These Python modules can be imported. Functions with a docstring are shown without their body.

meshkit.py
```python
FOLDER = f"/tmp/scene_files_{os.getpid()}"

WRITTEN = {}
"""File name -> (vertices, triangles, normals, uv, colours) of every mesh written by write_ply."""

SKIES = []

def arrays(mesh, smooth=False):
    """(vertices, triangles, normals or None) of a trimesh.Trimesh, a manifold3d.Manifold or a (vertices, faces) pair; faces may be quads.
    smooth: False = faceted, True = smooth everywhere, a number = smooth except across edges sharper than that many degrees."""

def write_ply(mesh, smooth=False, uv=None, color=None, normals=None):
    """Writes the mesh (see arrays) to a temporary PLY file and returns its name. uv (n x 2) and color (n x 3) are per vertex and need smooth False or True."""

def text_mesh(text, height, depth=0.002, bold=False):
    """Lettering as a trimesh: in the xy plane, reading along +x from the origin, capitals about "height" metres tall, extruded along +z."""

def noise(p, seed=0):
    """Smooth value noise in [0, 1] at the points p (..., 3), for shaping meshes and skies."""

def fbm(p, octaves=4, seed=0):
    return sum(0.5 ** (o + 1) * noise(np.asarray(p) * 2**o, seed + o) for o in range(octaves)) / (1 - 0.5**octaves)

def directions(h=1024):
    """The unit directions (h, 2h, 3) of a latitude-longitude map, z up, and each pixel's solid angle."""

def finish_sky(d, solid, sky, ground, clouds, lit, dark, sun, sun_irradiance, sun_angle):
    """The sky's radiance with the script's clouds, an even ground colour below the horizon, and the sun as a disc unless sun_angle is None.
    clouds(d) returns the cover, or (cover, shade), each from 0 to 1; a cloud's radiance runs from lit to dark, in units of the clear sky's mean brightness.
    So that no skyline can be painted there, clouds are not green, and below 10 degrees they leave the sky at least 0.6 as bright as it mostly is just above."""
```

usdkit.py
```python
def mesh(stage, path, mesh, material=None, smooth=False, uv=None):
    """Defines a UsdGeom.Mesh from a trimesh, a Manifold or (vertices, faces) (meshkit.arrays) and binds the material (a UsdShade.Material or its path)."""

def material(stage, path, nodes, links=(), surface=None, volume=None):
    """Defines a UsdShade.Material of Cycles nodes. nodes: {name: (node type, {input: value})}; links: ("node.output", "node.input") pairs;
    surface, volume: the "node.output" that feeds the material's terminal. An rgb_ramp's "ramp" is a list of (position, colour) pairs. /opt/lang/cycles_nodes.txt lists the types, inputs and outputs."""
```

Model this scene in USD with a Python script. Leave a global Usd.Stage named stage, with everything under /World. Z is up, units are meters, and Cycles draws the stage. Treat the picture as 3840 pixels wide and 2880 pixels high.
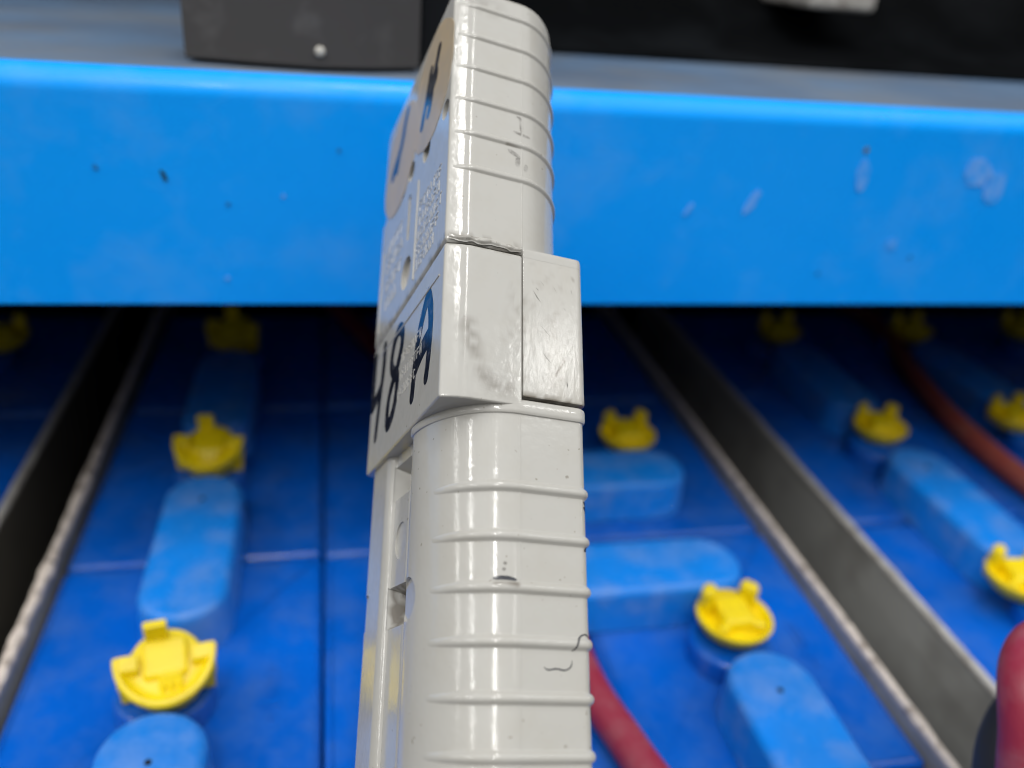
import math, numpy as np, trimesh, manifold3d as m3, usdkit, meshkit
from shapely.geometry import Polygon, LineString, Point, box as sbox
from shapely.ops import unary_union
from shapely import affinity
from pxr import Usd, UsdGeom, UsdLux, UsdShade, Gf, Sdf, Vt

stage = Usd.Stage.CreateInMemory()
UsdGeom.SetStageUpAxis(stage, 'Z'); UsdGeom.SetStageMetersPerUnit(stage, 1.0)
UsdGeom.Xform.Define(stage, '/World'); UsdGeom.Scope.Define(stage, '/World/Looks')
RNG = np.random.default_rng(7)

# ---------------------------------------------------------------- camera, lamps, exposure
cam = UsdGeom.Camera.Define(stage, '/World/camera')
CR = np.array([[0.97873802, -0.01913858, 0.20421948], [-0.18986479, -0.46125498, 0.86671518], [0.07760956, -0.88706119, -0.45508153]])
EYE = (0.0, 0.0, 0.36)
rt, up, bk = CR[:, 0], -CR[:, 1], -CR[:, 2]
cam.AddTransformOp().Set(Gf.Matrix4d(*rt, 0, *up, 0, *bk, 0, *EYE, 1))
cam.CreateHorizontalApertureAttr(36.0); cam.CreateVerticalApertureAttr(27.0); cam.CreateFocalLengthAttr(30.0)
cam.CreateFStopAttr(5.0); cam.CreateFocusDistanceAttr(0.262); cam.CreateClippingRangeAttr((0.02, 100.0))
cam.CreateExposureAttr(-0.1)

usdkit.material(stage, '/World/Looks/room_light', {'t': ('texture_coordinate', {}), 's': ('separate_xyz', {}), 'r': ('map_range', {'from_min': .36, 'from_max': .82, 'to_min': .09, 'to_max': 1.6, 'clamp': True}),
    'b': ('background_shader', {'color': (0.97, 0.99, 1.0)})}, [('t.generated', 's.vector'), ('s.z', 'r.value'), ('r.result', 'b.strength')], surface='b.background')
room = UsdLux.DomeLight.Define(stage, '/World/room_light'); room.CreateIntensityAttr(1.0)
UsdShade.MaterialBindingAPI.Apply(room.GetPrim()).Bind(UsdShade.Material.Get(stage, '/World/Looks/room_light'))

LAMPS = [(-5.6, .1, 3.1, 2.8, 1.0, .05), (-2.9, -.9, 3.0, 2.6, 1.0, .045), (-0.45, -1.75, 3.0, 1.5, 1.1, .055), (0.15, .05, 3.0, .9, 1.1, .05), (2.16, -.50, 3.0, .22, .5, .10), (1.72, -1.8, 3.0, .4, .5, .03), (6.5, -1.0, 3.1, 2.6, 1.0, .05)]
def lamp(k, x, y, z, ln, s, wd, e=110.0):
    l = UsdLux.RectLight.Define(stage, '/World/ceiling_lamp' + ('' if k == 0 else '_%03d' % k))
    l.AddTranslateOp().Set((x, y, z)); l.CreateWidthAttr(wd); l.CreateHeightAttr(ln)
    l.CreateIntensityAttr(e * s); l.CreateColorAttr((1.0, 0.985, 0.95)); l.CreateNormalizeAttr(False)
for k, a in enumerate(LAMPS): lamp(k, *a)

# ---------------------------------------------------------------- helpers
taken = {}
def path_for(parent, name):
    base = (parent.GetPath() if parent else Sdf.Path('/World')).AppendChild(name)
    n = taken.get(base, 0); taken[base] = n + 1
    return str(base) if n == 0 else '%s_%03d' % (base, n)
def tag(p, label=None, cat=None, group=None, kind=None):
    for k, v in (('label', label), ('category', cat), ('group', group), ('kind', kind)):
        if v: p.SetCustomDataByKey(k, v)
    return p
def thing(name, label, cat, loc=(0, 0, 0), rz=0, group=None, mat=None):
    x = UsdGeom.Xform.Define(stage, path_for(None, name))
    if mat is not None: x.AddTransformOp().Set(mat)
    else:
        x.AddTranslateOp().Set(tuple(float(v) for v in loc))
        if rz: x.AddRotateZOp().Set(float(rz))
    return tag(x.GetPrim(), label, cat, group)
def dup(src, label, loc, rz=0, group=None):
    d = src.GetCustomData()
    r = thing(src.GetName().split('_0')[0], label, d['category'], loc, rz, group or d.get('group'))
    r.GetReferences().AddInternalReference(src.GetPath()); r.SetInstanceable(True)
    return r
def obj(name, mesh, mat, parent=None, smooth=30, stain=None):
    m = usdkit.mesh(stage, path_for(parent, name), mesh, '/World/Looks/' + mat, smooth=smooth)
    if stain is not None:
        pts = np.array(m.GetPointsAttr().Get())
        UsdGeom.PrimvarsAPI(m).CreatePrimvar('stain', Sdf.ValueTypeNames.FloatArray, 'vertex').Set(Vt.FloatArray.FromNumpy(stain(pts).astype(np.float32)))
    return m.GetPrim()
cat = trimesh.util.concatenate
def tri(m): 
    x = m.to_mesh(); return trimesh.Trimesh(np.array(x.vert_properties[:, :3]), np.array(x.tri_verts), process=False)
def man(t):
    t = t.copy(); t.merge_vertices()
    return m3.Manifold(m3.Mesh(np.asarray(t.vertices, np.float32), np.asarray(t.faces, np.uint32)))
def resample(poly, step):
    p = np.asarray(poly, float); p = p[np.linalg.norm(p - np.roll(p, 1, 0), axis=1) > 1e-3 * step]; q = np.vstack([p, p[:1]]); out = []
    for a, b in zip(q[:-1], q[1:]):
        n = max(1, int(np.ceil(np.linalg.norm(b - a) / step))); out += [a + (b - a) * k / n for k in range(n)]
    return np.array(out)
def normals2(p):                       # outward normals of a CCW closed polygon
    d = np.roll(p, -1, 0) - np.roll(p, 1, 0); d /= np.linalg.norm(d, axis=1)[:, None] + 1e-12
    return np.stack([d[:, 1], -d[:, 0]], 1)
def loft(poly, rings):
    """CCW polygon (x, y), rings = [(z, inset)] from bottom to top; closed solid."""
    p = np.asarray(poly, float); nn = normals2(p); N = len(p); V = []
    for z, d in rings: V.append(np.c_[p - nn * d, np.full(N, z)])
    F = []
    for k in range(len(rings) - 1):
        i = np.arange(N); j = (i + 1) % N
        F += [np.c_[k * N + i, k * N + j, (k + 1) * N + j], np.c_[k * N + i, (k + 1) * N + j, (k + 1) * N + i]]
    for k, flip in ((0, True), (len(rings) - 1, False)):
        pp = V[k][:, :2]
        idx = np.asarray(m3.triangulate([np.ascontiguousarray(pp / np.ptp(pp))]), int)
        a = pp[idx]; cr = (a[:, 1, 0] - a[:, 0, 0]) * (a[:, 2, 1] - a[:, 0, 1]) - (a[:, 1, 1] - a[:, 0, 1]) * (a[:, 2, 0] - a[:, 0, 0])
        if cr.sum() < 0: idx = idx[:, ::-1]
        F.append(k * N + (idx[:, ::-1] if flip else idx))
    return trimesh.Trimesh(np.vstack(V), np.vstack(F), process=False)
def rnd_rings(z0, z1, r0, r1, n=5, mids=()):
    R = []
    for k in range(n + 1 if r0 else 1):
        t = math.pi / 2 * k / n if r0 else math.pi / 2
        R.append((z0 + r0 * (1 - math.sin(t)) * 1 if False else z0 + r0 - r0 * math.cos(t), r0 * (1 - math.sin(t))))
    R += [(m, 0) for m in mids]
    for k in range(n + 1 if r1 else 1):
        t = math.pi / 2 * k / n if r1 else 0
        R.append((z1 - r1 + r1 * math.sin(t), r1 * (1 - math.cos(t))))
    return R
def rrect(x0, x1, y0, y1, r, n=5):
    if np.ndim(r) == 0: r = (r,) * 4
    out = []
    for (cx, cy, q, a0) in ((x0 + r[0], y0 + r[0], r[0], 180), (x1 - r[1], y0 + r[1], r[1], 270), (x1 - r[2], y1 - r[2], r[2], 0), (x0 + r[3], y1 - r[3], r[3], 90)):
        for k in range(n + 1):
            t = math.radians(a0 + 90 * k / n); out.append((cx + q * math.cos(t), cy + q * math.sin(t)))
    return np.array(out)
def bxr(x0, x1, y0, y1, z0, z1, r, n=4):
    return loft(rrect(x0, x1, y0, y1, max(r, 1e-4) * 1.01, n), rnd_rings(z0, z1, r, r, n))
def tube(pts, r, n=20, sub=10, caps=True):
    P = np.asarray(pts, float)
    from scipy.interpolate import CubicSpline
    s = np.r_[0, np.cumsum(np.linalg.norm(np.diff(P, axis=0), axis=1))]
    q = CubicSpline(s, P)(np.linspace(0, s[-1], len(P) * sub)) if len(P) > 2 else P
    T = np.gradient(q, axis=0); T /= np.linalg.norm(T, axis=1)[:, None]
    u = np.cross(T[0], [0.3, 0.1, 1.0]); u /= np.linalg.norm(u); V = []
    r = np.full(len(q), r) if np.ndim(r) == 0 else np.interp(np.linspace(0, 1, len(q)), np.linspace(0, 1, len(r)), r)
    ang = np.linspace(0, 2 * math.pi, n, endpoint=False)
    for k in range(len(q)):
        u = u - T[k] * (u @ T[k]); u /= np.linalg.norm(u); w = np.cross(T[k], u)
        V.append(q[k] + r[k] * (np.cos(ang)[:, None] * u + np.sin(ang)[:, None] * w))
    V = np.vstack(V + [q[:1], q[-1:]]); F = []; i = np.arange(n); j = (i + 1) % n
    for k in range(len(q) - 1): F += [np.c_[k * n + i, k * n + j, (k + 1) * n + j], np.c_[k * n + i, (k + 1) * n + j, (k + 1) * n + i]]
    a, b = len(V) - 2, len(V) - 1; e = (len(q) - 1) * n
    F += [np.c_[np.full(n, a), j, i], np.c_[np.full(n, b), e + i, e + j]]
    return trimesh.Trimesh(V, np.vstack(F), process=False)
def extr(poly, d):
    return cat([trimesh.creation.extrude_polygon(g, d, engine='earcut') for g in getattr(poly, 'geoms', [poly])])

# ---------------------------------------------------------------- materials
def mat(name, color, rough=0.5, dirt=None, dirt_amt=0.3, dscale=30, bump=0.0, bscale=200, metallic=0, stain=None, color2=None, c2scale=15, rvar=0.0, spec=None, coat=0, sss=0, lo=0.45, hi=0.75, stretch=None, speck=None):
    N = {'g': ('texture_coordinate', {}), 'p': ('principled_bsdf', {'roughness': rough, 'metallic': metallic, 'base_color': color})}
    if spec is not None: N['p'][1]['specular_ior_level'] = spec
    if coat: N['p'][1]['coat_weight'] = coat
    L = []; src = 'g.object'
    if stretch: N['mp'] = ('mapping', {'scale': stretch}); L.append(('g.object', 'mp.vector')); src = 'mp.vector'
    cur = None; k = 0
    def mixin(col, facsrc):
        nonlocal cur, k
        N['mx%d' % k] = ('mix_color', {'a': color, 'b': col})
        if cur: L.append((cur, 'mx%d.a' % k))
        L.append((facsrc, 'mx%d.fac' % k)); cur = 'mx%d.result' % k; k += 1
    if color2 is not None:
        N['n2'] = ('noise_texture', {'scale': c2scale, 'detail': 3.0}); L.append((src, 'n2.vector'))
        N['r2'] = ('map_range', {'from_min': .35, 'from_max': .65, 'clamp': True}); L.append(('n2.fac', 'r2.value')); mixin(color2, 'r2.result')
    if dirt is not None:
        N['n1'] = ('noise_texture', {'scale': dscale, 'detail': 6.0, 'roughness': .6}); L.append((src, 'n1.vector'))
        N['r1'] = ('map_range', {'from_min': lo, 'from_max': hi, 'to_max': dirt_amt, 'clamp': True}); L.append(('n1.fac', 'r1.value')); mixin(dirt, 'r1.result')
    if speck is not None:
        N['ns'] = ('noise_texture', {'scale': 520, 'detail': 1.0}); L.append(('g.object', 'ns.vector'))
        N['rs'] = ('map_range', {'from_min': .75, 'from_max': .80, 'to_max': .6, 'clamp': True}); L.append(('ns.fac', 'rs.value')); mixin(speck, 'rs.result')
    if stain is not None:
        N['at'] = ('attribute', {'attribute': 'stain'}); mixin(stain, 'at.fac')
    if cur: L.append((cur, 'p.base_color'))
    if rvar:
        N['n3'] = ('noise_texture', {'scale': dscale * 1.7, 'detail': 4.0}); L.append((src, 'n3.vector'))
        N['r3'] = ('map_range', {'from_min': .3, 'from_max': .7, 'to_min': max(.03, rough - rvar), 'to_max': rough + rvar, 'clamp': True}); L += [('n3.fac', 'r3.value'), ('r3.result', 'p.roughness')]
    if bump:
        N['nb'] = ('noise_texture', {'scale': bscale, 'detail': 4.0}); N['b'] = ('bump', {'strength': 1.0, 'distance': bump})
        L += [(src, 'nb.vector'), ('nb.fac', 'b.height'), ('b.normal', 'p.normal')]
    usdkit.material(stage, '/World/Looks/' + name, N, L, surface='p.BSDF')

GREY = (.360, .347, .320)
mat('housing_plastic', GREY, .13, dirt=(.33, .31, .27), dirt_amt=.45, dscale=75, bump=.00006, bscale=420, stain=(.085, .068, .048), rvar=.05, speck=(.12, .10, .07))
mat('tongue_plastic', (.37, .355, .325), .15, dirt=(.33, .30, .25), dirt_amt=.4, dscale=90, bump=.00007, bscale=520, stain=(.10, .08, .055), stretch=(1, 1, .35), speck=(.12, .10, .07))
mat('pocket_dirt', (.16, .13, .10), .8, dirt=(.5, .47, .4), dirt_amt=.9, dscale=220, lo=.5, hi=.6)
mat('marker_ink', (.008, .009, .014), .2, dirt=(.10, .10, .11), dirt_amt=.6, dscale=240, lo=.5, hi=.68)
mat('faded_ink', (.15, .14, .125), .3, dirt=GREY, dirt_amt=.75, dscale=260, lo=.42, hi=.6)
mat('tan_sticker', (.40, .31, .20), .4, dirt=(.30, .26, .215), dirt_amt=.9, dscale=50)
mat('bar_paint', (.0, .325, .95), .28, spec=.25, color2=(.006, .335, .95), c2scale=7, dirt=(.07, .35, .86), dirt_amt=.5, dscale=20, bump=.00008, bscale=90, rvar=.08, lo=.5, hi=.72)
mat('dusty_flange', (.10, .17, .28), .5, dirt=(.15, .155, .16), dirt_amt=.8, dscale=11, color2=(.085, .12, .18), c2scale=9, rvar=.1)
mat('cell_plastic', (.001, .105, .53), .2, color2=(.002, .075, .38), c2scale=7, dirt=(.07, .14, .34), dirt_amt=.4, dscale=34, bump=.0002, bscale=60, rvar=.1)
mat('cover_plastic', (.004, .200, .70), .34, color2=(.010, .165, .55), c2scale=18, dirt=(.16, .27, .56), dirt_amt=.6, dscale=42, bump=.0002, bscale=80, rvar=.1)
mat('cover_grime', (.12, .17, .24), .6)
mat('cap_yellow', (.76, .57, .0), .36, dirt=(.52, .38, .01), dirt_amt=.6, dscale=60)
mat('steel_wall', (.36, .355, .335), .38, dirt=(.11, .10, .085), dirt_amt=.75, dscale=13, metallic=.2, rvar=.1)
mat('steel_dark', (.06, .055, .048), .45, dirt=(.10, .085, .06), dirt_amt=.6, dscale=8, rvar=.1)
mat('corroded_edge', (.60, .52, .45), .8, dirt=(.16, .12, .09), dirt_amt=.85, dscale=110, bump=.002, bscale=160, lo=.5, hi=.66)
mat('dull_edge', (.42, .40, .37), .6, dirt=(.20, .17, .14), dirt_amt=.8, dscale=80, bump=.001, bscale=160)
mat('cable_faded', (.27, .05, .035), .6, dirt=(.26, .12, .08), dirt_amt=.6, dscale=50)
mat('cable_red', (.24, .016, .036), .5, dirt=(.28, .10, .11), dirt_amt=.6, dscale=60, bump=.0004, bscale=150)
mat('cable_black', (.018, .018, .02), .6, bump=.0005, bscale=200)
mat('box_grey', (.055, .051, .050), .5, dirt=(.17, .165, .16), dirt_amt=.45, dscale=40, lo=.55, hi=.8)
mat('box_dark', (.006, .007, .009), .5, spec=.2)
mat('black_panel', (.0022, .0025, .0030), .6, spec=.03, dirt=(.010, .0115, .0135), dirt_amt=.7, dscale=12)
mat('pale_metal', (.55, .52, .46), .4)
mat('floor_dark', (.03, .03, .03), .8, dirt=(.06, .05, .04), dirt_amt=.6, dscale=8)
mat('speck_dark', (.006, .035, .05), .5)
mat('speck_teal', (.01, .16, .45), .5)
mat('speck_brown', (.11, .11, .08), .6)
mat('speck_pale', (.14, .38, .86), .5, dirt=(.03, .33, .90), dirt_amt=1.0, dscale=220, lo=.4, hi=.6)

# ---------------------------------------------------------------- floor and machine frame
obj('floor', bxr(-2, 2, -1.2, 2.4, -.45, -.40, .002, 1), 'floor_dark'); tag(stage.GetPrimAtPath('/World/floor'), 'dark ground under the battery trays', None, None, 'structure')

YB, ZB, ZT = .425, .186, .2985
prof = []                                            # (y, z) section of the folded beam: front plate with a rounded fold into the top flange
rf = .011
prof += [(YB + .0005, ZB), (YB, ZB + .0015)]
for k in range(11):
    t = math.pi / 2 * k / 10; prof.append((YB + rf - rf * math.cos(t), ZT - rf + rf * math.sin(t)))
tk = .005
inner = [(YB + rf, ZT - tk)] + [(YB + rf - (rf - tk) * math.sin(math.pi / 2 * k / 6), ZT - rf + (rf - tk) * math.cos(math.pi / 2 * k / 6)) for k in range(7)] + [(YB + tk, ZB)]
front = np.array(prof + inner)
def sweepx(sec, x0, x1, nx=1, skew=0.0):
    """Section (y, z) swept along x."""
    p = np.asarray(sec, float)
    if Polygon(p).exterior.is_ccw is False: p = p[::-1]
    t = loft(p, [(x0 + (x1 - x0) * k / nx, 0) for k in range(nx + 1)])
    v = t.vertices; t.vertices = np.c_[v[:, 2], v[:, 0], v[:, 1]]; return t
bar = thing('frame_beam', 'bright blue painted steel beam crossing behind the grey connector', 'beam', (0, 0, 0))
obj('front_plate', sweepx(front, -1.1, 1.5), 'bar_paint', bar, smooth=40)
obj('top_flange', sweepx([(YB + rf + .0003, ZT - tk), (.928, ZT - tk - .004), (.928, ZT - .004), (YB + rf + .0003, ZT)], -1.1, 1.5), 'dusty_flange', bar)
def spot(x, z, sx, sz, rot, material, name='paint_chip', seed=0):
    th = np.linspace(0, 2 * math.pi, 15)[:-1]; rr = 1 + .35 * (np.random.default_rng(seed).random(14) - .5)
    pts = affinity.rotate(Polygon(np.c_[np.cos(th) * sx * rr, np.sin(th) * sz * rr]), rot)
    e = extr(pts, .0003); v = e.vertices; e.vertices = np.c_[v[:, 0] + x, YB - .0001 - v[:, 2], v[:, 1] + z]; e.invert() if e.volume < 0 else None
    obj(name, e, material, bar)
for k, (x, z, sx, sz, rot, m) in enumerate([(-.0765, .2515, .0010, .0030, 20, 'speck_dark'), (.2862, .2765, .0014, .0017, 0, 'speck_brown'), (.0045, .266, .0011, .0010, 0, 'speck_teal'), (-.0485, .2385, .0012, .0010, 0, 'speck_teal'),
        (.225, .2465, .0024, .0075, -25, 'speck_pale'), (.189, .2415, .0013, .0045, -30, 'speck_pale'), (.36, .2665, .008, .009, 30, 'speck_pale'), (.374, .258, .006, .010, 10, 'speck_pale'), (.288, .262, .004, .009, 5, 'speck_pale'), (.318, .2235, .0034, .0036, -35, 'speck_pale'), (-.0515, .2005, .0012, .0012, 0, 'speck_pale'), (.333, .216, .0010, .0014, 0, 'speck_teal'), (.276, .2055, .0012, .0012, 0, 'speck_teal'), (-.106, .2545, .0010, .0016, 30, 'speck_teal'), (-.0225, .243, .001, .001, 0, 'speck_pale')]):
    spot(x, z, sx, sz, rot, m, 'paint_chip' if m != 'speck_pale' else 'paint_scuff', k)

# black machine body behind the beam: foot curving up into an upright panel
body = thing('machine_panel', 'black shadowed machine panel rising behind the blue beam', 'panel', (0, 0, 0))
foot = [(.600, .2990), (.62, .302), (.65, .3065), (.69, .317), (.72, .338), (.74, .37), (.745, .42), (.745, .90), (.775, .90), (.775, .2990)]
obj('lower_panel', sweepx(foot, .062, 1.5), 'black_panel', body, smooth=50)
obj('rear_panel', bxr(-1.1, 1.5, .93, .96, -.40, .95, .003, 2), 'black_panel', body)
obj('top_panel', bxr(-1.1, 1.5, .60, .96, .951, .98, .003, 2), 'black_panel', body)
obj('bracket', bxr(.352, .408, .640, .735, .336, .372, .004, 3), 'dull_edge', body)

bxo = thing('control_box', 'dark grey plastic box standing on the blue beam at upper left', 'box', (0, 0, ZT + .0015))
pl = resample([(-.067, .458), (-.030, .4500), (-.004, .447), (.020, .4520), (.046, .4640), (.046, .57), (-.060, .57)], .02)
obj('housing', loft(pl, rnd_rings(0, .13, .0015, .003, 3)), 'box_grey', bxo, smooth=25)
obj('side_cover', bxr(.0465, .085, .482, .57, 0, .125, .003, 3), 'box_dark', bxo)
sc = trimesh.creation.icosphere(3, .0024); sc.apply_scale([1, .5, 1]); sc.apply_translation([-.0035, .4468, .008])
obj('screw', sc, 'pale_metal', bxo, smooth=True)

# ---------------------------------------------------------------- battery trays
def wall(x0, x1, y0, y1, z0, z1, rough_top, parent, edge_mat, side='steel_wall'):
    obj('wall_panel', bxr(x0, x1, y0, y1, z0, z1 - .004, .0006, 2), side, parent)
    n = int((y1 - y0) / .002); ys = np.linspace(y0, y1, n); V = []; sec = np.linspace(0, 2 * math.pi, 11)[:-1]
    cx, hw = (x0 + x1) / 2, (x1 - x0) / 2 + .0007
    for y in ys:
        a = np.c_[cx + hw * np.cos(sec), np.full(10, y), z1 - .002 + .003 * np.sin(sec)]
        if rough_top:
            nz = meshkit.fbm(a * [260, 180, 260], 4, 3) - .5; nz2 = np.maximum(meshkit.noise(a * [60, 70, 60], 9) - .62, 0) * 3
            d = (nz * .0022 * rough_top + nz2 * .002 * rough_top)
            a[:, 0] += np.cos(sec) * d; a[:, 2] += np.sin(sec) * d
        V.append(a)
    F = []; i = np.arange(10); j = (i + 1) % 10
    for k in range(n - 1): F += [np.c_[k * 10 + i, (k + 1) * 10 + j, k * 10 + j], np.c_[k * 10 + i, (k + 1) * 10 + i, (k + 1) * 10 + j]]
    t = trimesh.Trimesh(np.vstack(V), np.vstack(F), process=False)
    obj('wall_edge', t, edge_mat, parent, smooth=60)
mt = thing('battery_tray', 'steel tray with corroded cream edges round the middle battery cells', 'battery tray', (0, 0, 0))
wall(-.1722, -.1672, -.15, .90, -.38, .010, 1.1, mt, 'corroded_edge')
wall(.3010, .3050, -.15, .90, -.38, .010, .4, mt, 'corroded_edge')
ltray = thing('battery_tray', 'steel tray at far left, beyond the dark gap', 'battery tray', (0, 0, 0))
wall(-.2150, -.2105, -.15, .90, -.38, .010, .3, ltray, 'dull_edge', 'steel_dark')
rtray = thing('battery_tray', 'steel tray at right with broad smooth grey side wall', 'battery tray', (0, 0, 0))
wall(.3600, .3645, -.15, .90, -.38, .010, .25, rtray, 'dull_edge')

# cells: lid with rounded edges, vent socket, moulded mark; origin at the lid's centre
CW, CL = .1535, .1975
PY = .2005; YC0 = .3515
def rowy(k): return YC0 + PY * k
def make_cell(label, loc):
    c = thing('battery_cell', label, 'battery cell', loc, 0, 'blue battery cells')
    obj('lid', loft(resample(rrect(-CW / 2, CW / 2, -CL / 2, CL / 2, .004, 4), .02), rnd_rings(-.30, 0, 0, .005, 5)), 'cell_plastic', c, smooth=50)
    th = np.linspace(0, 2 * math.pi, 41)[:-1]; ring = np.c_[np.cos(th), np.sin(th)]
    s = loft(ring * .0245, rnd_rings(.0003, .014, 0, .003, 4)); s.apply_translation([0, -.0145, 0]); obj('vent_socket', s, 'cell_plastic', c, smooth=40)
    o1 = LineString([(.0515, .004), (.0515, -.012)]).buffer(.0028).symmetric_difference(LineString([(.0515, .004), (.0515, -.012)]).buffer(.0012))
    mk = unary_union([o1, sbox(.0475, -.022, .0555, -.0185), sbox(.0505, -.030, .0525, -.024)])
    e = extr(mk, .0006); e.apply_translation([0, 0, .0002]); obj('moulded_mark', e, 'cell_plastic', c)
    return c
MX = [-.0867, .0683, .2230]; LX = [-.297, -.453]; RX = [.446, .602, .758]
colname = {**{x: 'left column of the middle tray' for x in MX[:1]}, MX[1]: 'centre column of the middle tray', MX[2]: 'right column of the middle tray', LX[0]: 'far left tray', LX[1]: 'outer far left tray', RX[0]: 'right tray beside the grey wall', RX[1]: 'second column of the right tray', RX[2]: 'third column of the right tray'}
rowname = {-1: 'nearest row', 0: 'front row', 1: 'second row', 2: 'third row under the beam'}
first = None
for x in MX + LX[:1] + RX:
    for k in (-1, 0, 1, 2):
        if x in LX and k < 1: continue
        if x in RX[1:] and k < 0: continue
        lab = 'blue battery cell in the %s, %s' % (colname[x], rowname[k])
        zz = float(RNG.uniform(-.0012, .0008))
        if first is None: first = make_cell(lab, (x, rowy(k), zz))
        else: dup(first, lab, (x, rowy(k), zz))

# connector covers bridging two cells; origin at the middle, long along y
def cover_mesh(ln, w=.048, h=.030):
    p = resample(np.array(Polygon(LineString([(0, -ln / 2 + w / 2), (0, ln / 2 - w / 2)]).buffer(w / 2, quad_segs=10)).exterior.coords)[:-1], .012)
    if not Polygon(p).exterior.is_ccw: p = p[::-1]
    base = rnd_rings(.0005, h, 0, .005, 5, mids=(.012,))
    rr = [(z, d + (h - z) * -.045) for z, d in base]
    return loft(p, rr)
def make_cover(label, loc, rz, ln):
    c = thing('terminal_cover', label, 'terminal cover', loc, rz, 'blue terminal covers on the cells')
    obj('shell', cover_mesh(ln), 'cover_plastic', c, smooth=50)
    th = np.linspace(0, 2 * math.pi, 17)[:-1]
    h = loft(np.c_[np.cos(th), np.sin(th)] * .0016, [(.0302, 0), (.0304, 0)]); h.apply_translation([0, ln / 2 - .03, 0]); obj('test_hole', h, 'box_dark', c)
    return c
cov = None
def put_cover(label, loc, rz=0, ln=.139):
    global cov
    if cov is None: cov = make_cover(label, loc, rz, ln); return
    if ln == .139: dup(cov, label, loc, rz)
    else: make_cover(label, loc, rz, ln)
put_cover('long blue terminal cover between the two yellow caps at left', (-.0840, .4385, 0))
put_cover('blue terminal cover at bottom left, in front of the nearest yellow cap', (-.0830, .2385, 0))
put_cover('shaded blue terminal cover at left behind the second cap', (-.0875, .636, 0))
put_cover('slanting blue terminal cover at bottom right between cap and steel wall', (.2225, .243, 0))
put_cover('blue terminal cover at right edge beyond the steel wall', (.4450, .4385, 0))
put_cover('dark blue terminal cover deep under the beam in the right tray', (.4480, .640, 0))
put_cover('dark blue terminal cover deep in the third column of the right tray', (.603, .640, 0))
put_cover('second column blue terminal cover at the right edge', (.603, .4385, 0))
put_cover('broad blue terminal cover lying crosswise just right of the connector', (.1480, .3885, 0), 90, .198)
put_cover('narrow shaded terminal cover lying crosswise behind the broad one', (.1490, .4960, 0), 90, .204)

# vent caps
def revolve_arc(prof_, a0, a1, n=28):
    """closed (r, z) profile revolved from a0 to a1 degrees, with end faces."""
    p = np.asarray(prof_, float)
    if not Polygon(p).exterior.is_ccw: p = p[::-1]
    full = abs(a1 - a0) >= 359.9; ang = np.radians(np.linspace(a0, a1, n + 1)); K = len(p)
    V = np.vstack([np.c_[p[:, 0] * math.cos(t), p[:, 0] * math.sin(t), p[:, 1]] for t in ang]); F = []; i = np.arange(K); j = (i + 1) % K
    for k in range(n): F += [np.c_[k * K + i, k * K + j, (k + 1) * K + j][:, ::-1], np.c_[k * K + i, (k + 1) * K + j, (k + 1) * K + i][:, ::-1]]
    if not full:
        v, f = trimesh.creation.triangulate_polygon(Polygon(p), engine='earcut')
        from scipy.spatial import cKDTree
        idx = cKDTree(p).query(v)[1][f]; F += [idx, n * K + idx[:, ::-1]]
    t = trimesh.Trimesh(V, np.vstack(F), process=False); t.merge_vertices(); t.fix_normals(); return t
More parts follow.
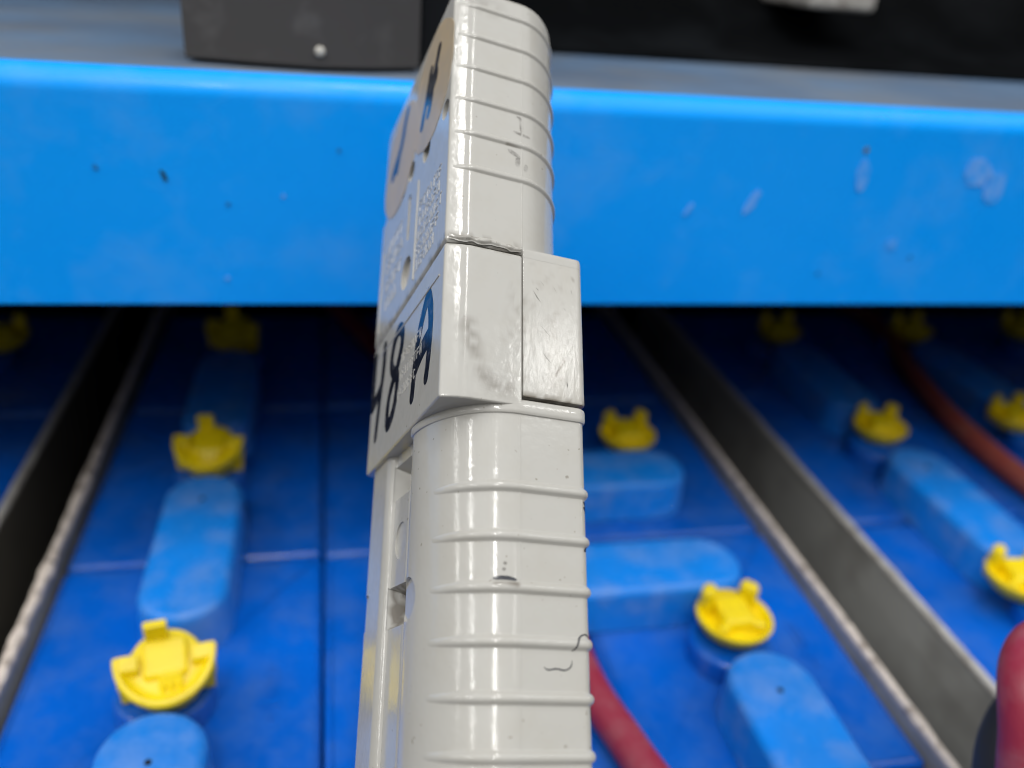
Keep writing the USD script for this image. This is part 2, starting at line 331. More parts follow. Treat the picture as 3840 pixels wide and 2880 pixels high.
def ribbed_ear(w, h, d, nr=3):
    """upright lug: plate in x-z with vertical rounded ridges, standing on z=0, facing -y."""
    parts = [bxr(-w / 2, w / 2, -d / 2, d / 2, 0, h, .0009, 3)]
    for k in range(nr):
        x = (k - (nr - 1) / 2) * w / nr
        c = trimesh.creation.capsule(radius=w / nr * .36, height=h * .8, count=[10, 10]); c.apply_translation([x, -d / 2, h * .1 + .0004]); parts.append(c)
    return cat(parts)
bowl = [(.009, .0105), (.0135, .0100), (.0175, .0105), (.0200, .0130), (.0216, .0158), (.0232, .0158), (.0238, .0146), (.0228, .0112), (.0195, .0058), (.015, .0018), (.009, .001)]
hub = [(0, .0005), (.0105, .0005), (.0112, .003), (.0105, .0085), (.0085, .0112), (.0045, .0122), (0, .0124)]
def make_cap(kind, label, loc, rz):
    c = thing('vent_cap', label, 'vent cap', loc, rz, 'yellow vent caps on the cells')
    th = np.linspace(0, 2 * math.pi, 37)[:-1]
    hb = trimesh.creation.revolve(np.array(hub), sections=32); hb.merge_vertices(); hb.fix_normals()
    hb.vertices[:, 2] *= 1.6 if kind == 'flap' else 1.0; obj('hub', hb, 'cap_yellow', c, smooth=40)
    sh = lambda m_, k_: setattr(m_, 'vertices', np.c_[m_.vertices[:, :2], m_.vertices[:, 2] + (m_.vertices[:, 2] > .002) * np.maximum(m_.vertices[:, 1] + .024, 0) * k_]) or m_
    if kind == 'flap':
        obj('rim', sh(revolve_arc(bowl, -182, 2), .46), 'cap_yellow', c, smooth=40)
        obj('back_skirt', sh(revolve_arc([(.0090, .001), (.0180, .001), (.0180, .0095), (.0165, .0115), (.0090, .0125)], 3, 177), .36), 'cap_yellow', c, smooth=40)
        for sx in (-1, 1): e = sh(bxr(.0120, .0228, -.0052, .0022, .002, .0150, .0011, 3), .46); e.vertices[:, 0] *= sx; e.invert() if sx < 0 else None; obj('wing', e, 'cap_yellow', c, smooth=40)
        obj('block', sh(bxr(-.0105, .0105, -.0085, .0095, .002, .0145, .0022, 4), .40), 'cap_yellow', c, smooth=40)
        e = ribbed_ear(.0110, .0240, .0042); e.apply_transform(trimesh.transformations.rotation_matrix(.22, [1, 0, 0])); e.apply_translation([-.0035, .0135, .0150]); obj('lug', e, 'cap_yellow', c, smooth=35)
        e = ribbed_ear(.0115, .0125, .0050); e.apply_transform(trimesh.transformations.rotation_matrix(-.62, [1, 0, 0])); e.apply_translation([.002, -.0142, .0100]); obj('lug', e, 'cap_yellow', c, smooth=35)
    else:
        obj('rim', revolve_arc([(r * .93, z * .9) for r, z in bowl], 0, 360, 44), 'cap_yellow', c, smooth=40)
        obj('block', sh(bxr(-.0098, .0098, -.0095, .0110, .002, .0150, .0028, 4), .12), 'cap_yellow', c, smooth=40)
        for ang in (40, 140):
            e = bxr(-.0056, .0056, -.0042, .0042, 0, .0240, .0039, 4); e.apply_transform(trimesh.transformations.rotation_matrix(math.radians(ang - 90), [0, 0, 1])); e.apply_translation([.0168 * math.cos(math.radians(ang)), .0168 * math.sin(math.radians(ang)), .003]); obj('lug', e, 'cap_yellow', c, smooth=35)
            e = bxr(-.0030, .0030, -.0048, .0050, 0, .0110, .0020, 3); e.apply_transform(trimesh.transformations.rotation_matrix(math.radians(-ang + 90), [0, 0, 1])); e.apply_translation([.0135 * math.cos(math.radians(-ang)), .0135 * math.sin(math.radians(-ang)), .0045]); obj('web', e, 'cap_yellow', c, smooth=35)
    return c
CZ = .0145
flap = make_cap('flap', 'nearest yellow vent cap at lower left, flap lifted and ribbed', (-.0835, .333, CZ), 9)
dup(flap, 'yellow vent cap at left, middle of its column of three', (-.0860, .5375, CZ), -6)
dup(flap, 'far shaded yellow vent cap at left just under the beam', (-.0880, .738, CZ), -14)
tw = make_cap('twin', 'bright yellow vent cap with two lugs left of the slanting cover', (.2235, .3405, CZ), 2)
for lab, x, y, rz in [('yellow vent cap directly right of the connector, two lugs up', .2255, .547, 0), ('yellow vent cap just right of the grey steel wall', .4490, .547, -5), ('dim yellow vent cap in shadow right of the steel wall top', .4575, .747, 0),
        ('half cut yellow vent cap at right edge beside the blue cover', .4300, .356, -8), ('yellow vent cap at the right edge behind the red cable', .5890, .558, 6), ('dim yellow vent cap beside the red cable under the beam', .6130, .746, 4), ('dim yellow vent cap at the far right edge under the beam', .7560, .751, 0), ('dark yellow vent cap cut by the left edge', -.2815, .746, 0)]:
    dup(tw, lab, (x, y, CZ), rz)

# cables
def cable(label, pts, r=.0095, m='cable_red', z=None):
    t = obj('battery_cable', tube(pts, r), m, None, smooth=True); return tag(t, label, 'cable', None)
cable('red cable running under the beam into the right tray', [(.603, .86, .0115), (.606, .803, .0115), (.574, .69, .0115), (.547, .583, .0115), (.541, .528, .0115), (.541, .46, .0115), (.55, .36, .0115)], m='cable_faded')
cable('red cable emerging low behind the grey connector at right', [(.128, .45, .012), (.129, .363, .0115), (.130, .327, .0115), (.134, .299, .0115), (.139, .28, .0115), (.144, .26, .0115), (.155, .232, .0115), (.18, .19, .0115)])
cable('dark red cable glimpsed left of the connector under the beam', [(-.02, .93, .0115), (.001, .859, .0115), (.021, .799, .0115), (.038, .751, .0115), (.058, .688, .0115), (.07, .62, .0115)])
fg = thing('battery_lead', 'thick red cable loop with black sleeve at lower right corner', 'cable', (0, 0, 0))
obj('red_cable', tube([(.268, .10, .02), (.262, .15, .06), (.261, .174, .083), (.262, .185, .106), (.267, .199, .121), (.280, .210, .122), (.298, .217, .113), (.318, .222, .09), (.325, .225, .012)], .0125, 28), 'cable_red', fg, smooth=True)
obj('black_sleeve', tube([(.262, .12, .012), (.270, .17, .035), (.2745, .192, .057), (.2775, .202, .074), (.286, .209, .081), (.300, .216, .076), (.312, .219, .05), (.315, .22, .012)], .0128, 28), 'cable_black', fg, smooth=True)

# ---------------------------------------------------------------- the mated pair of connectors
# local frame in metres: x = t (to the right across the narrow face), y = w (away along the wide face), z = a (along the plug)
TT = np.array([0.9735841853792658, 0.060381648445287206, -0.22019966055927723])
AA = np.array([0.09944741545409891, 0.7559820673728561, 0.646994069037856])
WV = np.array([-0.20553356304723316, 0.6518014807759277, -0.7300073863457937])
OO = np.array([0.034620389667684694, 0.2501025012315362, 0.27951287712231243])
PM = Gf.Matrix4d(*TT, 0, *WV, 0, *AA, 0, *OO, 1)
mm = .001
def ell(cx, cy, rx, ry, a0, a1, n):
    return [(cx + rx * math.cos(math.radians(a0 + (a1 - a0) * k / n)), cy + ry * math.sin(math.radians(a0 + (a1 - a0) * k / n))) for k in range(n + 1)]
def place(mesh, w0, a0, t0=0.0):       # flat (x, y, z) drawing -> the left wide face (x reads towards the camera, y up the plug, z proud of the face)
    v = mesh.vertices.copy(); m = trimesh.Trimesh(np.c_[t0 * mm - v[:, 2], w0 * mm - v[:, 0], a0 * mm + v[:, 1]], mesh.faces, process=False); return m
def smooth_noise(p, s, seed): return meshkit.fbm(p * s, 4, seed)
def finish(m, edge=.0022):
    return tri(m.refine_to_length(edge))
def mbox(x0, x1, y0, y1, z0, z1): return man(trimesh.creation.box(bounds=np.array([[x0, y0, z0], [x1, y1, z1]]) * mm))
def dimple(w, a, r, t=0.0, depth=1.0):      # shallow round recess in the wide face
    c = trimesh.creation.cylinder(radius=r * mm, height=2 * depth * mm, sections=40); c.apply_transform(trimesh.transformations.rotation_matrix(math.pi / 2, [0, 1, 0])); c.apply_translation([t * mm, w * mm, a * mm]); return man(c)
def slot(w, a0, a1, hw, depth=1.0, t=0.0):
    g = extr(LineString([(-w * mm, a0 * mm), (-w * mm, a1 * mm)]).buffer(hw * mm), 2 * depth * mm); g = place(g, 0, 0, depth + t); return man(g)

# --- section of the lower plug's body below the mating block
LOW = []
LOW += ell(43.3, 3.4, 2.6, 2.6, -90, 0, 8)                                  # small right corner, face at w = .8
LOW += [(45.9, 20), (45.9, 70)] + ell(41.9, 86, 4, 4, 0, 90, 6)
LOW += ell(8, 84, 6, 6, 90, 180, 8) + [(2, 76)] + ell(6.0, 66.5, 4.0, 4.2, 180, 250, 8)   # far barrel
LOW += [(4.6, 62.0), (5.0, 46.5)] + [(6.2, 44.4)] + ell(24.5, 30.8, 23, 16, 143, 178, 8)     # trough, near barrel's back corner
LOW += ell(24.5, 30.8, 23, 30, 180, 270, 40)                 # broad rounded near side
LOW = np.array(LOW)[::1]
if not Polygon(LOW).exterior.is_ccw: LOW = LOW[::-1]
lowp = resample(LOW, 1.6)
# mating block of the lower plug (t 0..25.1) with its rounded corners
EDGE = ell(1.0, 2.7, 1.0, 1.0, 180, 252, 6) + [(3.0, 1.02), (5.0, .42)] + ell(8.2, 5.0, 5.0, 5.0, 250, 270, 6)
BLK = np.array(EDGE + ell(24.4, .6, .6, .6, 270, 360, 4) + ell(23.8, 89.8, 1.2, 1.2, 0, 90, 4) + ell(2.2, 88.8, 2.2, 2.2, 90, 180, 5))
CLR = rrect(0.8, 46.2, 0.05, 90.5, (5.0, 2.4, 3, 3), 8)

def pocket(a0, a1):
    outer = np.array([(4.0, 43.5), (4.0, 63.2)]); inner = np.array([(13.0, 46.5), (13.0, 61.0)]); P = []
    for (t, w), e in ((outer[0], 0), (outer[1], 0), (inner[0], 3.2), (inner[1], 3.2)): P += [(t, w, a0 + e), (t, w, a1 - e)]
    return m3.Manifold.hull_points(np.array(P) * mm)
low = man(loft(lowp * mm, [(a * mm, 0) for a in (-172, -150, -100, -49)]))
blk = man(loft(resample(BLK, 2.5) * mm, [(-51.2 * mm, .45 * mm), (-50.9 * mm, .1 * mm), (-50.5 * mm, 0)] + [(a * mm, d * mm) for a, d in ((-20, 0), (-1.6, 0), (-.9, .15), (-.5, .5))]))
blk = blk ^ man(loft(np.array([(26, -1), (26, 92), (-1, 92), (-1, -1)]) * mm, [(-60 * mm, 0), (1 * mm, 0)]))
clr = man(loft(lowp * mm, [(a * mm, -d * mm) for a, d in ((-53.6, 0), (-53.4, .45), (-52.9, .75), (-52.2, .85), (-50.4, .85), (-49.5, .7), (-49.0, .2))]))
clr = clr - mbox(-5, 60, 40, 120, -60, -40)
lower = low + blk + clr
lower = lower - pocket(-67.5, -55.0) - pocket(-109.5, -96)
lower = lower - dimple(30.5, -104, 6.4, 1.8, .9) - dimple(84, -102, 6.4, 2.0, .9) - dimple(53.5, -82, 6.0, 4.85, .35)
def blob(p, pts, r):
    d = np.full(len(p), 1e9); pts = np.asarray(pts, float) * mm
    for a, b in zip(pts[:-1], pts[1:]):
        ab = b - a; t = np.clip(((p - a) @ ab) / (ab @ ab + 1e-15), 0, 1); d = np.minimum(d, np.linalg.norm(p - a - t[:, None] * ab, axis=1))
    return np.clip(1 - d / (r * mm), 0, 1)
def stain_lower(p):
    n = smooth_noise(p, 420, 1); s = np.zeros(len(p))
    s = np.maximum(s, .62 * blob(p, [(7.5, 0, -28), (9, 0, -33), (9.5, 0, -38), (12, 0, -43), (16, 0, -46), (20, 0, -46.5)], 4.2) * np.clip((n - .42) * 6, 0, 1))
    s = np.maximum(s, .3 * blob(p, [(17, 0, -42), (22, 0, -30), (24, 0, -14)], 5) * np.clip((n - .5) * 6, 0, 1))
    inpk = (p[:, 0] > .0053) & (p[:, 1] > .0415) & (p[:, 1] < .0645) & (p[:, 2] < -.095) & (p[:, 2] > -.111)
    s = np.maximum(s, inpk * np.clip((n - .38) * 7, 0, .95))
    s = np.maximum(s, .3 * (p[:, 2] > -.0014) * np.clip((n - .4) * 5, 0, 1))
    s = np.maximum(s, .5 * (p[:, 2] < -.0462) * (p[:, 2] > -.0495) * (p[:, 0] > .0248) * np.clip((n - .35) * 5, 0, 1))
    return s * .9
lo = thing('plug_connector', 'lower grey plug of the mated pair, marked 48A in black marker', 'connector', mat=PM)
obj('housing', finish(lower), 'housing_plastic', lo, smooth=32, stain=stain_lower)

# --- upper plug: body above the seam, tongue reaching down the right half
UP = []
UP += EDGE + ell(24.5, 30, 21.3, 30, 270, 360, 36)
UP += ell(40.8, 37, 4.7, 4, 20, 90, 5) + [(39, 46), (38.6, 54)] + ell(41.1, 60, 3, 3.5, -70, 0, 5) + [(44.1, 78)] + ell(39.1, 86, 5, 5, 0, 90, 6)
UP += ell(2.2, 89.8, 2.2, 2.2, 90, 180, 5)
UP = np.array(UP)
upp = resample(UP, 1.6)
endr = [(106 - 3.0 + 3.0 * math.sin(t), 3.0 * (1 - math.cos(t))) for t in np.linspace(0, math.pi / 2 * .93, 7)]
upper = man(loft(upp * mm, [(.35 * mm, 1.1 * mm), (.8 * mm, .5 * mm), (1.5 * mm, .12 * mm), (2.2 * mm, 0)] + [(a * mm, 0) for a in (40, 80)] + [(a * mm, d * mm) for a, d in endr]))
TNG = rrect(25.3, 46.3, 0, 91, (.25, 2.4, 2.5, .25), 8)
tng = man(loft(resample(TNG, 2.5) * mm, [(a * mm, d * mm) for a, d in ((-47.9, .24), (-47.7, .1), (-47.4, .0), (-20, 0), (-2.6, 0), (-1.2, .0), (-.9, .0))] ))
tng2 = man(loft(resample(rrect(25.3, 46.3, 0, 91, (.25, 2.4, 2.5, .25), 8), 2.5) * mm, [(a * mm, d * mm) for a, d in ((-1.0, 0), (1.4, 0), (2.0, .12), (2.4, .24))]))
endcut = extr(sbox(-.2, -.2, .3, .3).difference(Polygon(rrect(-8 * mm, 92 * mm, -60 * mm, 106 * mm, (.001, .001, .012, .001), 8))), .1)
upper = upper + tng2
fe = endcut.vertices; fe = trimesh.Trimesh(np.c_[.06 - fe[:, 2], fe[:, 0], fe[:, 1]], endcut.faces, process=False)
if fe.volume < 0: fe.invert()
upper = upper - man(fe)
for w, a, r in ((28.5, 53.0, 4.6), (60.0, 57.0, 5.0), (7.2, 54.5, 3.6), (48.0, 57.0, 4.0), (48.2, 13.2, 6.3), (88.5, 61.5, 5.2)): upper = upper - dimple(w, a, r, 0, 1.7)
upper = upper - slot(48.3, 28.5, 45, 1.6, 1.7)
def stain_upper(p):
    n = smooth_noise(p, 380, 5); s = np.zeros(len(p))
    s = np.maximum(s, .3 * blob(p, [(3, 0, 104), (9, 0, 99), (14, 0, 98)], 6) * np.clip((n - .35) * 5, 0, 1))
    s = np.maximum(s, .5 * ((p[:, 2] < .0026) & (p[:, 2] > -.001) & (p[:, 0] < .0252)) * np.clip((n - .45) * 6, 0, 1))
    s = np.maximum(s, .22 * blob(p, [(43, 6, 8), (40, 2, 24), (42, 4, 40)], 4) * np.clip((n - .5) * 6, 0, 1))
    return s
def stain_tongue(p):
    n = smooth_noise(p, 420, 8); s = np.zeros(len(p))
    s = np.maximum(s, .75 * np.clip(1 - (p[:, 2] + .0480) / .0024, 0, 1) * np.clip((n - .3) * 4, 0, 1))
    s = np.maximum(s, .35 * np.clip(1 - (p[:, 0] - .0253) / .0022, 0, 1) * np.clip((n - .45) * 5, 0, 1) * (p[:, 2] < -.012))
    s = np.maximum(s, .7 * blob(p, [(36.0, 0, -39.5), (39.6, 0, -33.8)], .45))
    s = np.maximum(s, .45 * blob(p, [(42.5, 0, -5), (42.6, 0, -5.4)], .5))
    s = np.maximum(s, .16 * np.clip((n - .6) * 6, 0, 1))
    return s
hi = thing('plug_connector', 'upper grey plug of the mated pair with tan numbered stickers', 'connector', mat=PM)
obj('housing', finish(upper), 'housing_plastic', hi, smooth=32, stain=stain_upper)
obj('mating_tongue', finish(tng, .0014), 'tongue_plastic', hi, smooth=32, stain=stain_tongue)

# --- grip ribs follow the narrow face's section
def section_path(poly, start, end, step=.5):
    p = resample(poly, step); nn = normals2(p)
    i0 = int(np.argmin(np.linalg.norm(p - start, axis=1))); i1 = int(np.argmin(np.linalg.norm(p - end, axis=1)))
    idx = np.arange(i0, i1 + 1) if i1 >= i0 else np.r_[np.arange(i0, len(p)), np.arange(0, i1 + 1)]
    return p[idx], nn[idx]
def rib(path, nn, a0, hfun, halfw=2.1, ht=1.15, nu=13, jitter=0, seed=0):
    n = len(path); u = np.linspace(-1, 1, nu); V = []
    h = hfun(np.linspace(0, 1, n)) * ht
    core = np.where(np.abs(u) < .62, np.sqrt(np.clip(1 - (u / .62) ** 2, 0, 1)), 0)
    fil = (.5 + .5 * np.cos(math.pi * u))
    shape = np.maximum(core, fil * .62)
    for k in range(n):
        off = h[k] * shape - .06
        jj = jitter * (meshkit.noise(np.array([[k * .13, seed * 7.1, 0]]), seed)[0] - .5)
        V.append(np.c_[path[k][0] + nn[k][0] * off, path[k][1] + nn[k][1] * off, a0 + jj + u * halfw * (.55 + .45 * min(1, h[k] / ht))])
    V = np.vstack(V) * mm; F = []
    i = np.arange(nu - 1)
    for k in range(n - 1): F += [np.c_[k * nu + i, (k + 1) * nu + i, (k + 1) * nu + i + 1], np.c_[k * nu + i, (k + 1) * nu + i + 1, k * nu + i + 1]]
    return trimesh.Trimesh(V, np.vstack(F), process=False)
lpath, lnn = section_path(LOW, (4.0, 17.0), (45.9, 24))
upath, unn = section_path(UP, (1.2, 1.7), (45.8, 30))
lh = lambda s: np.clip(s / .26, 0, 1) ** .8
uh = lambda s: np.clip(s / .13, 0, 1) ** .8
no_stain = lambda p: np.zeros(len(p))
for k in range(7):
    def st(p, k=k):
        if k == 2: return .95 * blob(p, [(17.4, .6, -102.6), (20, -.2, -102.1), (23.4, -.2, -102.7)], 1.3)
        return np.zeros(len(p))
    obj('grip_rib', rib(lpath, lnn, -75.3 - 14.05 * k + (0 if k < 6 else 0), lh, 2.3, 1.15), 'housing_plastic', lo, smooth=True, stain=st)
for k in range(6):
    def st(p, k=k):
        if k == 1: return .75 * blob(p, [(19.6, -.4, 40.6), (22.5, -.4, 40.2), (24.6, -.4, 39.5)], 1.1)
        return np.zeros(len(p))
    obj('grip_rib', rib(upath, unn, 28.0 + 13.7 * k, uh, 1.75, .85), 'housing_plastic', hi, smooth=True, stain=st)
# worn moulding flash where the two plugs meet
fp, fn = section_path(UP, (1.0, 1.8), (24.6, 0))
obj('worn_lip', rib(fp, fn, 1.8, lambda s: .35 + .65 * np.clip(smooth_noise(np.c_[s * 14, s * 0, s * 0], 1, 4) * 2 - .6, 0, 1), 1.5, 1.0, jitter=.9, seed=4), 'housing_plastic', hi, smooth=True, stain=lambda p: .45 * np.clip((smooth_noise(p, 500, 6) - .45) * 5, 0, 1))
# mould parting line down the narrow faces
def wline(poly, t0, a0, a1, name, parent, h=.12, hw=.22):
    g = np.array([[t0 - hw, -0.02], [t0 - hw * .3, -h], [t0 + hw * .3, -h], [t0 + hw, -0.02]])
    y0 = poly
    V = []; 
    for a in (a0, a1): V.append(np.c_[g[:, 0], g[:, 1] + y0, np.full(4, a)])
    V = np.vstack(V) * mm; F = []
    for k in range(3): F += [[k, 4 + k, 4 + k + 1], [k, 4 + k + 1, k + 1]]
    t = trimesh.Trimesh(V, np.array(F)[:, ::-1], process=False)
    return obj(name, t, 'housing_plastic', parent, smooth=True, stain=no_stain)
wline(.8, 24.6, -171, -53.2, 'parting_line', lo, .07, .3)
wline(.0, 24.9, 2.6, 103, 'parting_line', hi, .08, .3)

# --- writing and moulded marks on the wide face
def strokes(list_):
    g = []
    for wd, pts in list_:
        P = np.array([(-w * mm, a * mm) for a, w in pts])
        from scipy.interpolate import CubicSpline
        if len(P) > 2:
            s = np.r_[0, np.cumsum(np.linalg.norm(np.diff(P, axis=0), axis=1))]; P = CubicSpline(s, P)(np.linspace(0, s[-1], 30))
        wd = np.linspace(wd[0], wd[1], len(P)) if np.ndim(wd) else np.full(len(P), wd)
        g.append(unary_union([Polygon(LineString([P[k], P[k + 1]]).buffer((wd[k] + wd[k + 1]) / 4 * mm, quad_segs=6)) for k in range(len(P) - 1)]))
    return unary_union(g).simplify(.00004)
def ink(parent, list_, t0, name='marker_digit', m='marker_ink', label=None, th=.00005):
    p = obj(name, place(extr(strokes(list_), th), 0, 0, t0), m, parent, smooth=False)
    if label: tag(p, label)
ink(lo, [((5.0, 5.5), [(-5, 86.2), (-14, 87.0), (-24.5, 86.8)]), (5.5, [(-25, 86.6), (-23.5, 80), (-21.5, 74.5)]), ((5.4, 4.6), [(-6, 72.5), (-15, 72.6), (-22, 74.5), (-31, 76.8), (-39.5, 78.6)])], -.02)
ink(lo, [(5.0, [(-8.5, 49.6), (-7.6, 53), (-11, 58.5), (-17.5, 60.6), (-21.8, 57.8), (-24, 54.0)]), (5.0, [(-8.5, 49.6), (-13, 47.0), (-19, 49.5), (-24, 54.0)]), (5.0, [(-24, 54.5), (-28.5, 60.2), (-35, 62.8), (-40.5, 61.5), (-39.5, 56.8), (-34, 52.2), (-28, 51.2), (-23, 53.5)])], -.02)
ink(lo, [((5.8, 4.8), [(-11.2, 17.6), (-17, 23.2), (-24, 27.2), (-32, 29.4), (-41, 31.0)]), ((5.2, 4.6), [(-11.2, 17.2), (-17, 14.2), (-26, 13.4), (-33, 14.2), (-40, 16.0)]), (7.0, [(-31.5, 28.5), (-28.5, 22), (-27.0, 15)])], -.02)
def letters(parent, seed, count, w0, a0, h, depth=.00028, name='moulded_text'):
    # worn raised lettering, too rubbed down to be read: a row of short letter-like strokes
    r = np.random.default_rng(seed); g = []; x = 0
    for c in range(count):
        wd = h * r.uniform(.45, .7); k = r.integers(0, 5); P = lambda *q: LineString([(x + u * wd, v * h) for u, v in q])
        g.append([unary_union([P((0, 0), (0, 1)), P((0, 1), (1, 0)), P((1, 0), (1, 1))]), unary_union([P((0, 0), (.5, 1), (1, 0)), P((.2, .4), (.8, .4))]), P((1, .9), (.4, 1), (0, .5), (.4, 0), (1, .1)),
            unary_union([P((0, 0), (0, 1)), P((0, 1), (1, 1)), P((0, .5), (.8, .5))]), unary_union([P((0, 1), (1, 1)), P((.5, 1), (.5, 0))])][k].buffer(.10 * h)); x += wd + .42 * h
    obj(name, place(extr(affinity.scale(unary_union(g), mm, mm, origin=(0, 0)), depth), w0, a0, .05), 'housing_plastic', parent, smooth=False, stain=no_stain)
for q, (n_, w0, a0) in enumerate([(8, 47.0, -22.6), (9, 48.5, -28.8), (7, 49.5, -35.0)]): letters(lo, 40 + q, n_, w0, a0, 3.0, .00015)
def bead(parent, a0, w0, a1, w1, r=.55, name='moulded_line', t0=.1):
    obj(name, tube([(t0 * mm, w0 * mm, a0 * mm), (t0 * mm, w1 * mm, a1 * mm)], r * mm, 10), 'housing_plastic', parent, smooth=True, stain=no_stain)
bead(lo, -9.6, 6.4, -8.4, 46, .45); bead(lo, -8.4, 46, -6.5, 84, .4)
bead(hi, 45.5, 37.0, 5.0, 37.8, .5); bead(hi, 42, 86.3, 6, 87, .4)
for q, (n_, w0, a0) in enumerate([(7, 33.5, 30.5), (7, 34.5, 24.5), (8, 35.5, 18.5), (7, 35.5, 12.5), (6, 35.5, 7.0)]): letters(hi, 50 + q, n_, w0, a0, 3.6, .00022)
for q, (n_, w0, a0) in enumerate([(5, 80.0, 37.0), (5, 79.0, 29.0), (5, 79.5, 20.0), (4, 79.0, 12.0)]): letters(hi, 60 + q, n_, w0, a0, 4.6, .00022)
def disc(parent, w, a, r, t0, seed):
    th = np.linspace(0, 2 * math.pi, 65)[:-1]; rr = r * (1 + .016 * (np.random.default_rng(seed).random(64) - .5) + .05 * np.sin(3 * th + seed) * np.clip(np.sin(th * 2 + seed), 0, 1))
    poly = Polygon(np.c_[-w + rr * np.cos(th), a + rr * np.sin(th)] * mm).intersection(sbox(-91.2 * mm, -1, -.9 * mm, 1))
    return obj('number_sticker', place(extr(poly, .00014), 0, 0, t0), 'tan_sticker', parent, smooth=False)
s1 = disc(hi, 24.8, 78.5, 24.3, -.02, 1); s2 = disc(hi, 67.0, 75.5, 24.0, -.05, 2)
ink(s1, [((5.0, 5.5), [(90, 17.5), (85, 20.5), (80.5, 24.0)]), (9.5, [(80.5, 22.5), (78.0, 28.5)]), (4.6, [(81, 30.0), (87.5, 27.0)]), (4.8, [(78.5, 24.8), (74, 25.0), (69, 28.0)]), (4.8, [(78, 30.5), (73, 34.0), (69.0, 36.0)])], -.165, 'inked_digit')
ink(s2, [((5.4, 6.4), [(94, 59.0), (88, 63.2), (82, 66.4), (78.0, 72.2), (75.0, 77.5)]), (4.6, [(80, 68.5), (73.5, 71.5)])], -.195, 'inked_digit')

# --- pen and scuff marks on the narrow faces (ink ribbons following the surface)
def wsurf(t, lower_):
    if lower_:
        if t < 24.5: return 30.8 - 30.0 * math.sqrt(max(0, 1 - ((24.5 - t) / 23) ** 2))
        return .8 + (2.6 - math.sqrt(max(0, 2.6 ** 2 - (t - 43.3) ** 2)) if t > 43.3 else 0)
    if t > 24.5: return 30 - 30 * math.sqrt(max(0, 1 - ((t - 24.5) / 21.3) ** 2))
    return 0.0
def scribble(parent, pts, wd, lower_, m='marker_ink', ribs=(), lift=.05, name='pen_mark'):
    from scipy.interpolate import CubicSpline
    P = np.array(pts, float); s = np.r_[0, np.cumsum(np.linalg.norm(np.diff(P, axis=0), axis=1))]
    Q = CubicSpline(s, P)(np.linspace(0, s[-1], 40)) if len(P) > 2 else P[0] + np.linspace(0, 1, 40)[:, None] * (P[1] - P[0])
    d = np.gradient(Q, axis=0); d /= np.linalg.norm(d, axis=1)[:, None]; nr = np.c_[-d[:, 1], d[:, 0]]
    w = wd * np.interp(np.linspace(0, 1, 40), [0, .15, .5, .85, 1], [.35, .9, 1, .8, .3]) * (.85 + .3 * np.random.default_rng(len(pts)).random(40)); V = []
    def hgt(a):
        x = 0
        for r0 in ribs:
            u = (a - r0) / 2.3
            if abs(u) < 1: x = max(x, 1.15 * max(math.sqrt(max(0, 1 - (u / .62) ** 2)), .62 * (.5 + .5 * math.cos(math.pi * u))))
        return x
    for k in range(40):
        for sd in (-1, 0, 1):
            t, a = Q[k] + nr[k] * w[k] / 2 * sd; t = min(t, 45.85 if lower_ else 44); V.append((t, wsurf(t, lower_) - hgt(a) - lift, a))
    F = []
    for k in range(39):
        for c in (0, 1): b = k * 3 + c; F += [[b, b + 3, b + 4], [b, b + 4, b + 1]]
    t = trimesh.Trimesh(np.array(V) * mm, np.array(F), process=False)
    if t.face_normals[:, 1].mean() > 0: t.invert()
    obj(name, t, m, parent, smooth=False)
LR = [-75.3 - 14.05 * k for k in range(7)]
scribble(lo, [(31.4, -123.6), (33.2, -124.3), (35, -124.0), (37.5, -124.3), (39.4, -123.2), (39.6, -121.8)], .42, True, ribs=LR)
scribble(lo, [(39.6, -119.3), (40.6, -118.6), (41.3, -116.9), (42.6, -115.3), (44.0, -114.9), (45.2, -116)], .45, True, ribs=LR, lift=.09)
scribble(lo, [(17.2, -101.2), (20.2, -101.0), (23.6, -101.5)], 1.1, True, ribs=LR, lift=.12, name='scuff_mark')
for a in (-77.6, -79.2): scribble(lo, [(44.6, a), (45.3, a - .6), (45.8, a - 1.6)], .9, True, ribs=LR, lift=.12)
scribble(lo, [(44.4, -92.0), (45.2, -91.4), (45.8, -90.6)], 1.0, True, ribs=LR, lift=.12)
for t, a in ((20.4, -97.0), (20.1, -98.6)): scribble(lo, [(t - .5, a), (t + .5, a - .2)], .9, True, 'faded_ink', ribs=LR, name='scuff_mark')
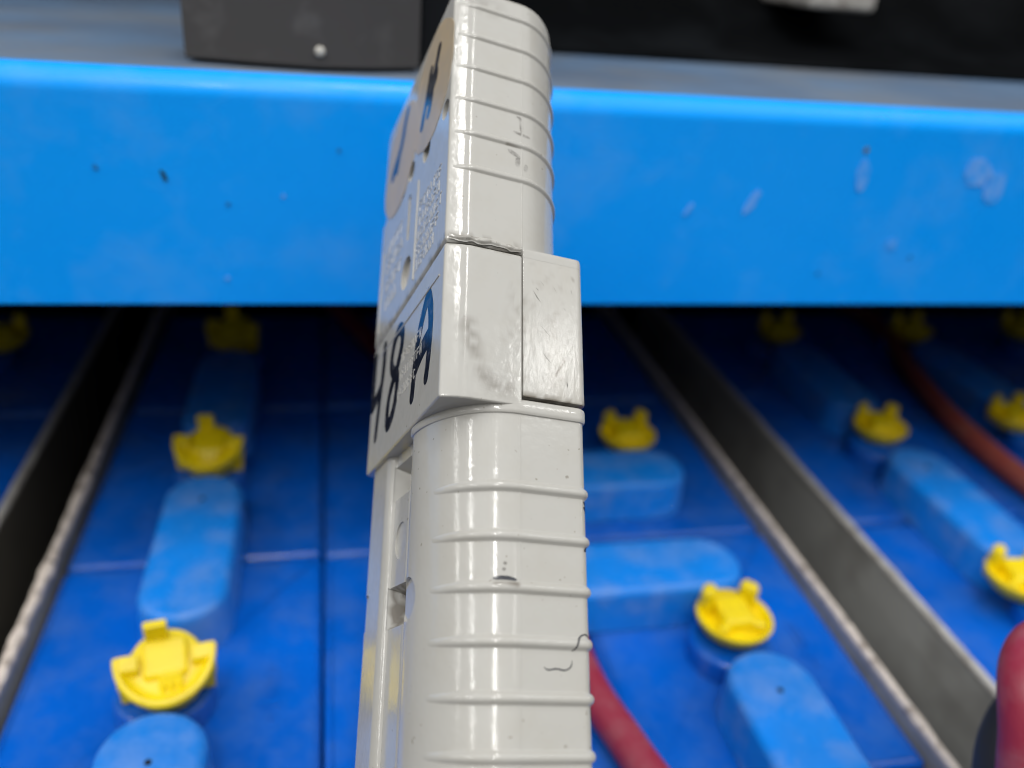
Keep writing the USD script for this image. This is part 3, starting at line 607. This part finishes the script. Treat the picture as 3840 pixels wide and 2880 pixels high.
scribble(hi, [(22.9, 53.2), (24.3, 52.6), (24.6, 50.5), (24.7, 48.2), (24.9, 46.6)], 1.25, False, 'faded_ink')
scribble(hi, [(21.8, 47.0), (24.0, 46.4), (26.2, 46.2), (28.0, 46.0)], 1.0, False, 'faded_ink')
scribble(hi, [(20.0, 39.2), (21.6, 38.0), (23.4, 37.0), (24.0, 36.0)], 1.5, False, 'faded_ink')
scribble(hi, [(23.4, 36.4), (23.2, 33.0)], 1.7, False, 'faded_ink'); scribble(hi, [(26.6, 34.6), (26.0, 32.0)], 1.3, False, 'faded_ink')
scribble(lo, [(45.6, -126.5), (45.8, -132), (45.8, -137)], 1.2, True, ribs=LR, lift=.12)

mat('scratch', (.22, .21, .19), .4)
rs = np.random.default_rng(12)
for k in range(9):
    t0_, a0_ = rs.uniform(29, 43), rs.uniform(-44, -8); an = rs.normal(1.9, .5); ln = rs.uniform(1.5, 6)
    q0 = np.array([t0_, a0_]); q1 = np.clip(q0 + ln * np.array([math.cos(an), math.sin(an)]), [26.5, -46], [43, -4])
    P2 = np.array([q0, (q0 + q1) / 2 + rs.normal(0, .2, 2), q1]); dd = q1 - q0; dd = dd / (np.linalg.norm(dd) + 1e-9); nn2 = np.array([-dd[1], dd[0]]) * rs.uniform(.05, .11)
    v = np.array([[*(P2[0]), 0], [*(P2[1] + nn2), 0], [*(P2[2]), 0], [*(P2[1] - nn2), 0]]); v = np.c_[v[:, 0], np.full(4, -.03), v[:, 1]] * mm
    obj('scratch', trimesh.Trimesh(v, [[0, 1, 2], [0, 2, 3]], process=False), 'scratch', hi, smooth=False)
# cables leaving the plugs
def L2W(t, w, a): return OO + (TT * t + WV * w + AA * a) * mm
for k, (w, c, lab) in enumerate([(22, 'cable_red', 'red cable leaving the near barrel of the lower plug'), (70, 'cable_black', 'black cable leaving the far barrel of the lower plug')]):
    p0, p1 = L2W(24, w, -168), L2W(24, w, -195)
    cable(lab, [p0, p1, (p1[0] - .01, p1[1] - .035, max(.012, p1[2] - .05)), (p1[0] - .03, p1[1] - .10, .0115), (p1[0] - .05, p1[1] - .2, .0115)], .0095, c)
